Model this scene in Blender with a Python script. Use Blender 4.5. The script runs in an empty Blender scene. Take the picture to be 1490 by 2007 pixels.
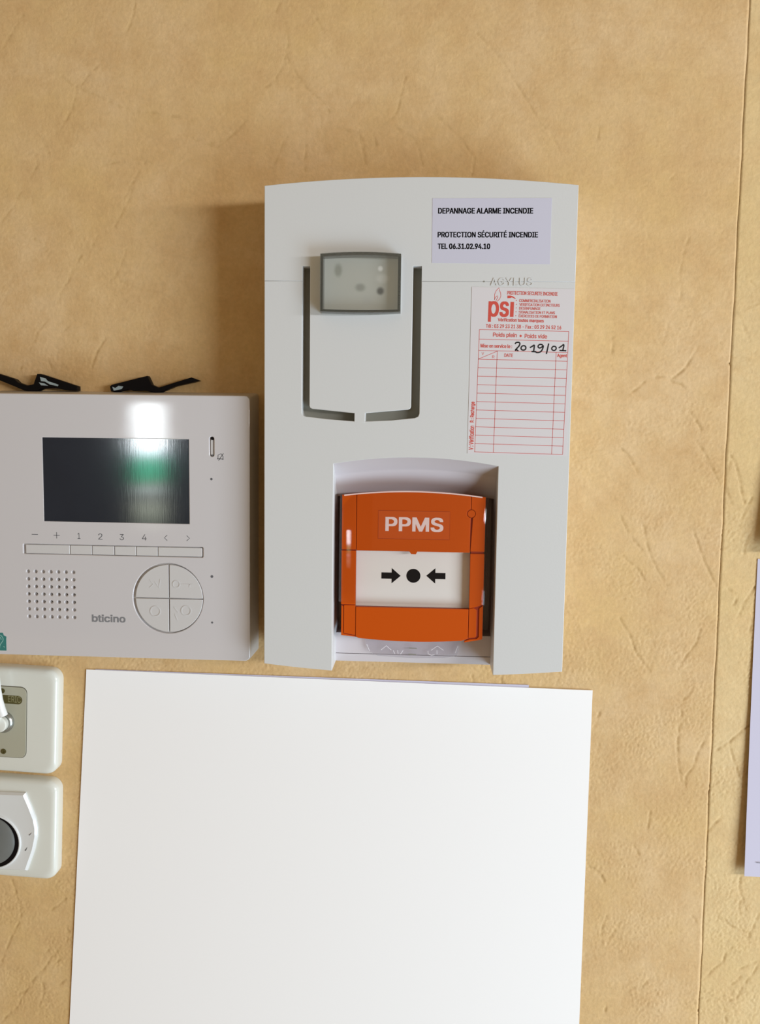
import bpy, bmesh, math, random
import numpy as np
from mathutils import Matrix, Vector
from mathutils.geometry import interpolate_bezier, delaunay_2d_cdt

# ------------------------------------------------------------------ camera
SC = bpy.context.scene
COL = SC.collection
MM = 0.001
cam_d = bpy.data.cameras.new('camera')
cam = bpy.data.objects.new('camera', cam_d); COL.objects.link(cam)
cam.location = (5.088*MM, -519.55*MM, -1.731*MM)
cam.rotation_euler = (math.radians(84.7623), math.radians(-0.7606), math.radians(3.0477))
cam_d.sensor_fit = 'VERTICAL'
cam_d.sensor_height = 24.0
cam_d.lens = 1640.0/2007.0*24.0
cam_d.clip_start = 0.01
SC.camera = cam

# ------------------------------------------------------------------ world, lights, exposure
w = bpy.data.worlds.new('room'); SC.world = w; w.use_nodes = True
bg = w.node_tree.nodes['Background']
bg.inputs[0].default_value = (1.0, 0.70, 0.38, 1); bg.inputs[1].default_value = 0.31

def area(name, loc, target, sx, sy, power, col):
    l = bpy.data.lights.new(name, 'AREA'); l.shape = 'RECTANGLE'
    l.size = sx; l.size_y = sy; l.energy = power; l.color = col
    o = bpy.data.objects.new(name, l); COL.objects.link(o)
    o.location = loc
    o.rotation_euler = (Vector(target)-Vector(loc)).to_track_quat('-Z', 'Y').to_euler()
    return o
# long window band to the right of the wall
area('window_light', (1.95, -1.45, 0.17), (0, 0, 0), 1.3, 0.10, 36.0, (0.90, 0.93, 0.97))
# cool daylight coming up from the lower right of the room
area('low_window_light', (1.30, -1.0, -0.85), (0, 0, -0.1), 0.9, 0.9, 24.5, (0.62, 0.82, 1.0))
SC.view_settings.view_transform = 'Standard'
SC.view_settings.look = 'None'
SC.view_settings.gamma = 1.0
SC.view_settings.exposure = 0.0
try: SC.view_settings.use_curve_mapping = False
except Exception: pass

# ------------------------------------------------------------------ materials
def pmat(name, col, rough=0.5, metal=0.0, coat=0.0, spec=0.5, bump=None, trans=0.0, mottled=0.0):
    m = bpy.data.materials.new(name); m.use_nodes = True
    nt = m.node_tree; b = nt.nodes['Principled BSDF']
    b.inputs['Base Color'].default_value = (*col, 1)
    b.inputs['Roughness'].default_value = rough
    b.inputs['Metallic'].default_value = metal
    b.inputs['Coat Weight'].default_value = coat
    b.inputs['Coat Roughness'].default_value = 0.05
    b.inputs['Specular IOR Level'].default_value = spec
    tc = nt.nodes.new('ShaderNodeTexCoord')
    if mottled:
        n = nt.nodes.new('ShaderNodeTexNoise'); n.inputs['Scale'].default_value = 60
        n.inputs['Detail'].default_value = 4
        nt.links.new(tc.outputs['Object'], n.inputs['Vector'])
        mx = nt.nodes.new('ShaderNodeMix'); mx.data_type = 'RGBA'
        mx.inputs['A'].default_value = (*[c*(1-mottled) for c in col], 1)
        mx.inputs['B'].default_value = (*[min(1, c*(1+mottled)) for c in col], 1)
        nt.links.new(n.outputs['Fac'], mx.inputs['Factor'])
        nt.links.new(mx.outputs['Result'], b.inputs['Base Color'])
    if bump:
        scale, stretch, dist = bump
        mp = nt.nodes.new('ShaderNodeMapping')
        mp.inputs['Scale'].default_value = stretch
        n = nt.nodes.new('ShaderNodeTexNoise'); n.inputs['Scale'].default_value = scale
        n.inputs['Detail'].default_value = 3
        bp = nt.nodes.new('ShaderNodeBump'); bp.inputs['Distance'].default_value = dist
        bp.inputs['Strength'].default_value = 1.0
        nt.links.new(tc.outputs['Object'], mp.inputs['Vector'])
        nt.links.new(mp.outputs['Vector'], n.inputs['Vector'])
        nt.links.new(n.outputs['Fac'], bp.inputs['Height'])
        nt.links.new(bp.outputs['Normal'], b.inputs['Normal'])
        nt.links.new(bp.outputs['Normal'], b.inputs['Coat Normal'])
    return m

def clearmat(name, tint, rough, refl=.022, haze=0.0, hazecol=(.8,.8,.8)):
    m = bpy.data.materials.new(name); m.use_nodes = True
    nt = m.node_tree; nt.nodes.remove(nt.nodes['Principled BSDF'])
    out = nt.nodes['Material Output']
    t = nt.nodes.new('ShaderNodeBsdfTransparent'); t.inputs[0].default_value = (*tint, 1)
    g = nt.nodes.new('ShaderNodeBsdfGlossy'); g.inputs['Roughness'].default_value = rough
    lw = nt.nodes.new('ShaderNodeLayerWeight')
    pw = nt.nodes.new('ShaderNodeMath'); pw.operation = 'POWER'; pw.inputs[1].default_value = 3.0
    nt.links.new(lw.outputs['Facing'], pw.inputs[0])
    fr = nt.nodes.new('ShaderNodeMath'); fr.operation = 'MULTIPLY_ADD'; fr.inputs[1].default_value = .8; fr.inputs[2].default_value = refl
    nt.links.new(pw.outputs[0], fr.inputs[0])
    mx = nt.nodes.new('ShaderNodeMixShader')
    nt.links.new(fr.outputs[0], mx.inputs[0]); nt.links.new(g.outputs[0], mx.inputs[2])
    if haze:
        d = nt.nodes.new('ShaderNodeBsdfDiffuse'); d.inputs[0].default_value = (*hazecol, 1)
        m2 = nt.nodes.new('ShaderNodeMixShader'); m2.inputs[0].default_value = haze
        nt.links.new(t.outputs[0], m2.inputs[1]); nt.links.new(d.outputs[0], m2.inputs[2])
        nt.links.new(m2.outputs[0], mx.inputs[1])
    else:
        nt.links.new(t.outputs[0], mx.inputs[1])
    nt.links.new(mx.outputs[0], out.inputs[0])
    return m

def wallpaper_mat(name, ca, cb, cc, seed):
    """Fine grained, leather-like wallpaper: mottled ochre with pinkish clouds."""
    m = bpy.data.materials.new(name); m.use_nodes = True
    nt = m.node_tree; b = nt.nodes['Principled BSDF']; L = nt.links.new
    b.inputs['Roughness'].default_value = 0.55
    b.inputs['Specular IOR Level'].default_value = 0.25
    tc = nt.nodes.new('ShaderNodeTexCoord')
    mp = nt.nodes.new('ShaderNodeMapping'); mp.inputs['Location'].default_value = (seed, seed*.7, seed*1.3)
    L(tc.outputs['Object'], mp.inputs['Vector'])
    def noise(scale, detail, rough=0.6):
        n = nt.nodes.new('ShaderNodeTexNoise')
        n.inputs['Scale'].default_value = scale; n.inputs['Detail'].default_value = detail
        n.inputs['Roughness'].default_value = rough
        L(mp.outputs['Vector'], n.inputs['Vector']); return n
    def mrange(src, a, c, lo=0., hi=1.):
        r = nt.nodes.new('ShaderNodeMapRange')
        for i, v in zip(('From Min', 'From Max', 'To Min', 'To Max'), (a, c, lo, hi)): r.inputs[i].default_value = v
        L(src, r.inputs['Value']); return r.outputs['Result']
    def mixc(fac, A, B):
        mx = nt.nodes.new('ShaderNodeMix'); mx.data_type = 'RGBA'
        L(fac, mx.inputs['Factor'])
        if isinstance(A, tuple): mx.inputs['A'].default_value = (*A, 1)
        else: L(A, mx.inputs['A'])
        if isinstance(B, tuple): mx.inputs['B'].default_value = (*B, 1)
        else: L(B, mx.inputs['B'])
        return mx.outputs['Result']
    big = noise(11, 6, 0.65); mid = noise(34, 8, 0.72); fine = noise(420, 3, 0.6); grit = noise(150, 4, 0.7)
    c1 = mixc(mrange(big.outputs['Fac'], .38, .62), ca, cb)
    c2 = mixc(mrange(mid.outputs['Fac'], .44, .68), c1, cc)
    g = mrange(grit.outputs['Fac'], .3, .7, .95, 1.04)
    f = mrange(fine.outputs['Fac'], .3, .7, .95, 1.05)
    mu = nt.nodes.new('ShaderNodeMath'); mu.operation = 'MULTIPLY'; L(g, mu.inputs[0]); L(f, mu.inputs[1])
    vm = nt.nodes.new('ShaderNodeVectorMath'); vm.operation = 'SCALE'
    L(c2, vm.inputs[0]); L(mu.outputs[0], vm.inputs['Scale'])
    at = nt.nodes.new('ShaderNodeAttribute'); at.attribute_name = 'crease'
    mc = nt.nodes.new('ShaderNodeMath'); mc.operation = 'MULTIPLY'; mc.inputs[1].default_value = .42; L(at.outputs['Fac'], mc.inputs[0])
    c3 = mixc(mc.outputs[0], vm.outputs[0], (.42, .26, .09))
    L(c3, b.inputs['Base Color'])
    hsum = nt.nodes.new('ShaderNodeMath'); hsum.operation = 'MULTIPLY_ADD'
    L(grit.outputs['Fac'], hsum.inputs[0]); hsum.inputs[1].default_value = 1.2; L(fine.outputs['Fac'], hsum.inputs[2])
    bp = nt.nodes.new('ShaderNodeBump'); bp.inputs['Strength'].default_value = 1.0
    bp.inputs['Distance'].default_value = 0.00018
    L(hsum.outputs[0], bp.inputs['Height']); L(bp.outputs['Normal'], b.inputs['Normal'])
    return m

M = {
 'case': pmat('white_case_plastic', (.66, .662, .652), .42, bump=(900, (1, 1, 1), .00003)),
 'case_in': pmat('recess_plastic', (.64, .60, .62), .30),
 'slot': pmat('slot_floor_plastic', (.27, .265, .225), .5),
 'intercom': pmat('grey_white_gloss_plastic', (.635, .605, .61), .35, coat=1.0, bump=(300, (9, 1, .22), .0000042)),
 'intercom_body': pmat('grey_white_plastic', (.56, .53, .50), .4),
 'button': pmat('button_plastic', (.62, .60, .59), .3),
 'screen': pmat('dark_screen', (.022, .026, .036), .08, coat=.6, spec=.8, bump=(300, (9, 1, .22), .0000042), mottled=.12),
 'black': pmat('black_plastic', (.003, .002, .003), .5, spec=.15),
 'ink': pmat('black_ink', (.004, .004, .006), .7, spec=.1),
 'pen': pmat('black_pen', (.006, .006, .008), .5),
 'brandink': pmat('pale_grey_ink', (.22, .22, .23), .6),
 'greyink': pmat('grey_ink', (.12, .12, .13), .6),
 'red': pmat('red_ink', (.62, .075, .05), .6),
 'redthin': pmat('red_line_ink', (.60, .16, .15), .6),
 'label': pmat('lavender_label', (.60, .59, .69), .45),
 'sticker': pmat('white_sticker', (.70, .665, .675), .42),
 'orange': pmat('orange_plastic', (.57, .080, .0), .5, spec=.2, bump=(1500, (1, 1, 1), .00002)),
 'orange_deep': pmat('orange_groove_plastic', (.30, .022, .001), .5),
 'white_plate': pmat('white_press_plate', (.83, .80, .75), .4),
 'pinkprint': pmat('pale_print', (.85, .66, .62), .5),
 'paper': pmat('white_paper', (.965, .95, .94), .7),
 'paper_blue': pmat('lavender_paper', (.58, .55, .67), .7),
 'socket': pmat('cream_plastic', (.71, .71, .64), .32, coat=.5),
 'socket_in': pmat('khaki_plastic', (.42, .405, .31), .4),
 'socket_white': pmat('white_socket_plastic', (.74, .75, .74), .25, coat=.5),
 'dome': pmat('dark_grey_plastic', (.15, .155, .145), .3, mottled=.15),
 'metal': pmat('dull_metal', (.36, .36, .33), .3, metal=.8),
 'cable': pmat('white_cable', (.84, .84, .82), .35),
 'pill': pmat('olive_print', (.085, .07, .018), .5),
 'pillink': pmat('pale_olive_print', (.27, .25, .12), .5),
 'teal': pmat('teal_sticker', (.035, .20, .18), .5),
 'tealink': pmat('pale_teal_print', (.30, .52, .47), .5),
 'glint': pmat('painted_glint', (.33, .42, .46), .25, mottled=.5),  # pale colour standing in for a highlight on black plastic
 'clear': clearmat('clear_plastic', (.992, .988, .99), .03, refl=.015),
 'lens': clearmat('strobe_lens_plastic', (.965, .968, .955), .12, haze=.06, hazecol=(.66, .66, .62)),
 'lens_edge': clearmat('strobe_lens_edge', (.45, .45, .41), .12, haze=.15, hazecol=(.10, .10, .08)),
 'tab': clearmat('clear_tab_plastic', (.955, .95, .965), .12, haze=.08, hazecol=(.7,.69,.72)),
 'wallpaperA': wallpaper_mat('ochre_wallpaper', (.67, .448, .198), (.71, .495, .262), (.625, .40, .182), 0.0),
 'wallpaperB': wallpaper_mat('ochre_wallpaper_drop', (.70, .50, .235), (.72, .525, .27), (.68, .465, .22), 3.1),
 'plaster': pmat('plaster', (.30, .20, .09), .8),
}
def spot_mat(name, base, spots):
    """reflector behind the lens: soft round components and a glare spot, put into the colour"""
    m = bpy.data.materials.new(name); m.use_nodes = True
    nt = m.node_tree; b = nt.nodes['Principled BSDF']; L = nt.links.new
    b.inputs['Roughness'].default_value = .4
    tc = nt.nodes.new('ShaderNodeTexCoord'); cur = None
    for (x, z, rx, rz, col) in spots:
        mp = nt.nodes.new('ShaderNodeMapping')
        mp.vector_type = 'POINT'
        mp.inputs['Scale'].default_value = (1/(rx*MM), 0, 1/(rz*MM))
        mp.inputs['Location'].default_value = (-x/rx, 0, -z/rz)
        L(tc.outputs['Object'], mp.inputs['Vector'])
        ln = nt.nodes.new('ShaderNodeVectorMath'); ln.operation = 'LENGTH'; L(mp.outputs[0], ln.inputs[0])
        r = nt.nodes.new('ShaderNodeMapRange'); r.interpolation_type = 'SMOOTHSTEP'
        for i, v in zip(('From Min', 'From Max', 'To Min', 'To Max'), (.35, 1.25, 1, 0)): r.inputs[i].default_value = v
        L(ln.outputs['Value'], r.inputs['Value'])
        mx = nt.nodes.new('ShaderNodeMix'); mx.data_type = 'RGBA'
        L(r.outputs[0], mx.inputs['Factor'])
        if cur is None: mx.inputs['A'].default_value = (*base, 1)
        else: L(cur, mx.inputs['A'])
        mx.inputs['B'].default_value = (*col, 1); cur = mx.outputs['Result']
    L(cur, b.inputs['Base Color'])
    return m

# ------------------------------------------------------------------ helpers (x right, z up, d = distance out of the wall, all mm)
def tag(o, label=None, cat=None, group=None, kind=None):
    if label: o['label'] = label
    if cat: o['category'] = cat
    if group: o['group'] = group
    if kind: o['kind'] = kind
    return o
def link(name, me, mat, parent=None, smooth=None):
    o = bpy.data.objects.new(name, me); COL.objects.link(o)
    if mat is not None:
        me.materials.clear(); me.materials.append(mat)
    if smooth is not None:
        try: me.shade_smooth()
        except Exception: pass
        if smooth < 180:
            bm = bmesh.new(); bm.from_mesh(me)
            for e in bm.edges:
                if len(e.link_faces) == 2 and e.calc_face_angle(0) > math.radians(smooth): e.smooth = False
            bm.to_mesh(me); bm.free()
    if parent is not None:
        o.parent = parent
        o.matrix_parent_inverse = parent.matrix_basis.inverted() if parent.parent is None else (parent.parent.matrix_basis @ parent.matrix_basis).inverted() if False else world_of(parent).inverted()
    return o
def world_of(o):
    m = o.matrix_basis.copy()
    if o.parent is not None: m = world_of(o.parent) @ o.matrix_parent_inverse @ m
    return m
def thing(name, x, z, d, label, cat, group=None):
    o = bpy.data.objects.new(name, None); COL.objects.link(o)
    o.empty_display_size = .01
    o.location = (x*MM, -d*MM, z*MM)
    return tag(o, label, cat, group)
def rot2(pts, a, c):
    cs, sn = math.cos(a), math.sin(a)
    return [(c[0]+(x-c[0])*cs-(z-c[1])*sn, c[1]+(x-c[0])*sn+(z-c[1])*cs) for x, z in pts]
def plate_mesh(loops, d0, d1, bev=0.0, res=2):
    """2D outline(s) with holes, extruded between depths d0 and d1, bevelled edges"""
    cu = bpy.data.curves.new('c', 'CURVE'); cu.dimensions = '2D'; cu.fill_mode = 'BOTH'
    for lp in loops:
        sp = cu.splines.new('POLY'); sp.points.add(len(lp)-1)
        for p, q in zip(sp.points, lp): p.co = (q[0], q[1], 0, 1)
        sp.use_cyclic_u = True
    cu.extrude = max((d1-d0)/2-bev, 0); cu.bevel_depth = bev; cu.bevel_resolution = res; cu.offset = -bev
    o = bpy.data.objects.new('c', cu); COL.objects.link(o)
    bpy.context.view_layer.update()
    me = bpy.data.meshes.new_from_object(o.evaluated_get(bpy.context.evaluated_depsgraph_get()))
    bpy.data.objects.remove(o); bpy.data.curves.remove(cu)
    n = len(me.vertices); co = np.empty(n*3); me.vertices.foreach_get('co', co); co = co.reshape(-1, 3)
    out = np.stack([co[:, 0], -((d0+d1)/2+co[:, 2]), co[:, 1]], 1)*MM
    me.vertices.foreach_set('co', out.ravel()); me.update()
    bm = bmesh.new(); bm.from_mesh(me); bmesh.ops.remove_doubles(bm, verts=bm.verts, dist=2e-7)
    bmesh.ops.recalc_face_normals(bm, faces=bm.faces); bm.to_mesh(me); bm.free()
    return me
def plate(name, loops, d0, d1, mat, parent, bev=0.0, res=2, smooth=35):
    if not isinstance(loops[0][0], (tuple, list)): loops = [loops]
    o = link(name, plate_mesh(loops, d0, d1, bev, res), mat, parent, smooth)
    for p in o.data.polygons:                    # keep the flat faces truly flat in reflections
        if abs(p.normal.y) > .9995: p.use_smooth = False
    return o
def rect(x0, x1, z0, z1, r=0.0, n=6):
    if r <= 0: return [(x0, z0), (x1, z0), (x1, z1), (x0, z1)]
    p = []
    for cx, cz, a in ((x1-r, z0+r, -90), (x1-r, z1-r, 0), (x0+r, z1-r, 90), (x0+r, z0+r, 180)):
        for i in range(n+1):
            t = math.radians(a+90*i/n); p.append((cx+r*math.cos(t), cz+r*math.sin(t)))
    return p
def circ(x, z, r, n=24, a0=0, a1=360):
    full = abs(a1-a0) >= 360
    k = n if full else n+1
    return [(x+r*math.cos(math.radians(a0+(a1-a0)*i/n)), z+r*math.sin(math.radians(a0+(a1-a0)*i/n))) for i in range(k)]
def arc(x0, x1, zc, ze, n=18):
    """parabolic arc from x0 to x1, zc in the middle and ze at |x| = 46.8-like ends"""
    m = (x0+x1)/2; h = (x1-x0)/2
    return [(x0+(x1-x0)*i/n, zc+(ze-zc)*(((x0+(x1-x0)*i/n)-m)/h)**2) for i in range(n+1)]
def raw(name, verts, faces, mat, parent, smooth=None):
    me = bpy.data.meshes.new(name)
    me.from_pydata([(x*MM, -d*MM, z*MM) for x, z, d in verts], [], faces); me.update()
    bm = bmesh.new(); bm.from_mesh(me); bmesh.ops.recalc_face_normals(bm, faces=bm.faces); bm.to_mesh(me); bm.free()
    return link(name, me, mat, parent, smooth)
def lathe(name, x, z, prof, mat, parent, n=40, smooth=35, scale=(1, 1)):
    """prof: list of (radius, depth)"""
    v, f = [], []
    for r, d in prof:
        for i in range(n):
            t = 2*math.pi*i/n; v.append((x+r*math.cos(t)*scale[0], z+r*math.sin(t)*scale[1], d))
    for k in range(len(prof)-1):
        for i in range(n):
            a = k*n+i; b_ = k*n+(i+1) % n; f.append((a, b_, b_+n, a+n))
    f.append(tuple(range(n))); f.append(tuple((len(prof)-1)*n+i for i in range(n)))
    return raw(name, v, f, mat, parent, smooth)
def ribbons(name, lines, width, d, mat, parent, th=.05, kind=None, label=None, closed=False, xf=None):
    """flat printed strokes of constant width"""
    v, f = [], []
    for ln in lines:
        pts = [Vector(p) for p in ln]
        if closed: pts.append(pts[0]); 
        n = len(pts)
        base = len(v)
        for i, p in enumerate(pts):
            if closed and i in (0, n-1): t = (pts[1]-pts[0]).normalized()+(pts[-1]-pts[-2]).normalized()
            else: t = (pts[min(i+1, n-1)]-pts[max(i-1, 0)])
            t.normalize(); nn = Vector((-t.y, t.x))*width/2
            for q in (p+nn, p-nn):
                X = xf(q.x, q.y) if xf else (q.x, q.y)
                v.append((X[0], X[1], d+th)); v.append((X[0], X[1], d))
        for i in range(n-1):
            a = base+4*i; b_ = a+4
            f += [(a, b_, b_+2, a+2), (a, a+1, b_+1, b_), (a+2, b_+2, b_+3, a+3)]
        f += [(base, base+2, base+3, base+1), (base+4*(n-1), base+4*(n-1)+1, base+4*(n-1)+3, base+4*(n-1)+2)]
    o = raw(name, v, f, mat, parent)
    return tag(o, label, None, None, kind)
SANS = None
try:
    import os
    SANS = bpy.data.fonts.load(os.path.join(bpy.utils.system_resource('DATAFILES'), 'fonts', 'Inter.woff2'))
except Exception:
    SANS = None
def text_mesh(s, x0, x1, z0, z1, d, bold=0.0, th=.03, xf=None, rot90=False):
    """flat print: glyph outlines triangulated contour by contour, fitted to the box x0..x1, z0..z1"""
    cu = bpy.data.curves.new('t', 'FONT'); cu.body = s; cu.size = 1.0
    if SANS: cu.font = SANS
    o = bpy.data.objects.new('t', cu); COL.objects.link(o)
    bpy.context.view_layer.update()
    for q in bpy.context.selected_objects: q.select_set(False)
    o.select_set(True); bpy.context.view_layer.objects.active = o
    bpy.ops.object.convert(target='CURVE')
    loops = []
    for sp in o.data.splines:
        pts = []
        if sp.type == 'BEZIER':
            bp = sp.bezier_points; n = len(bp)
            for i in range(n):
                a, c = bp[i], bp[(i+1) % n]
                straight = (a.handle_right-a.co).cross(c.co-a.co).length < 1e-7 and (c.handle_left-c.co).cross(c.co-a.co).length < 1e-7
                seg = [a.co.copy()] if straight else [Vector(v) for v in interpolate_bezier(a.co, a.handle_right, c.handle_left, c.co, 5)][:-1]
                pts += [(p.x, p.y) for p in seg]
        else: pts = [(p.co.x, p.co.y) for p in sp.points]
        if len(pts) > 2: loops.append(pts)
    dat = o.data; bpy.data.objects.remove(o); bpy.data.curves.remove(dat)
    if rot90: loops = [[(-y, x) for x, y in l] for l in loops]
    ax = [p[0] for l in loops for p in l]; az = [p[1] for l in loops for p in l]
    mx, Mx, mz, Mz = min(ax), max(ax), min(az), max(az)
    vv, ee = [], []
    for l in loops:
        k0 = len(vv); vv += [Vector(p) for p in l]; ee += [(k0+i, k0+(i+1) % len(l)) for i in range(len(l))]
    cv, _, cf, *_r = delaunay_2d_cdt(vv, ee, [], 0, 1e-6)
    C_ = np.array([(v.x, v.y) for v in cv]); T_ = np.array([list(f) for f in cf if len(f) == 3])
    cen = C_[T_].mean(1)                                   # keep triangles with a non-zero winding number
    E0 = np.array([(vv[a].x, vv[a].y) for a, c in ee]); E1 = np.array([(vv[c].x, vv[c].y) for a, c in ee])
    px, py = cen[:, 0][:, None], cen[:, 1][:, None]
    up = (E0[:, 1] <= py) & (E1[:, 1] > py); dn = (E0[:, 1] > py) & (E1[:, 1] <= py)
    side = (E1[:, 0]-E0[:, 0])*(py-E0[:, 1])-(px-E0[:, 0])*(E1[:, 1]-E0[:, 1])
    wn = (up & (side > 0)).sum(1)-(dn & (side < 0)).sum(1)
    T_ = T_[wn != 0]
    V_, F_ = [], []
    r = bold*min(z1-z0, x1-x0)
    for k_, (ox, oz) in enumerate(((-1, -.5), (1, -.5), (-1, .5), (1, .5), (0, 0)) if bold > 0 else ((0, 0),)):
        base = len(V_)
        X = x0+(C_[:, 0]-mx)/(Mx-mx)*(x1-x0)+ox*r; Z = z0+(C_[:, 1]-mz)/(Mz-mz)*(z1-z0)+oz*r
        if xf: X, Z = xf(X, Z)
        V_ += [(x*MM, -(d+th+.006*k_)*MM, z*MM) for x, z in zip(X.tolist(), Z.tolist())]
        F_ += [tuple(int(base+q) for q in t) for t in T_]
    me = bpy.data.meshes.new('print'); me.from_pydata(V_, [], F_); me.update()
    bm = bmesh.new(); bm.from_mesh(me)
    for f in bm.faces:
        f.normal_update()
        if f.normal.y > 0: f.normal_flip()
    bm.to_mesh(me); bm.free()
    return me
def join_meshes(name, meshes, mat, parent, label=None, kind=None):
    bm = bmesh.new()
    for me in meshes: bm.from_mesh(me); bpy.data.meshes.remove(me)
    me = bpy.data.meshes.new(name); bm.to_mesh(me); bm.free()
    return tag(link(name, me, mat, parent), label, None, None, kind)

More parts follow.
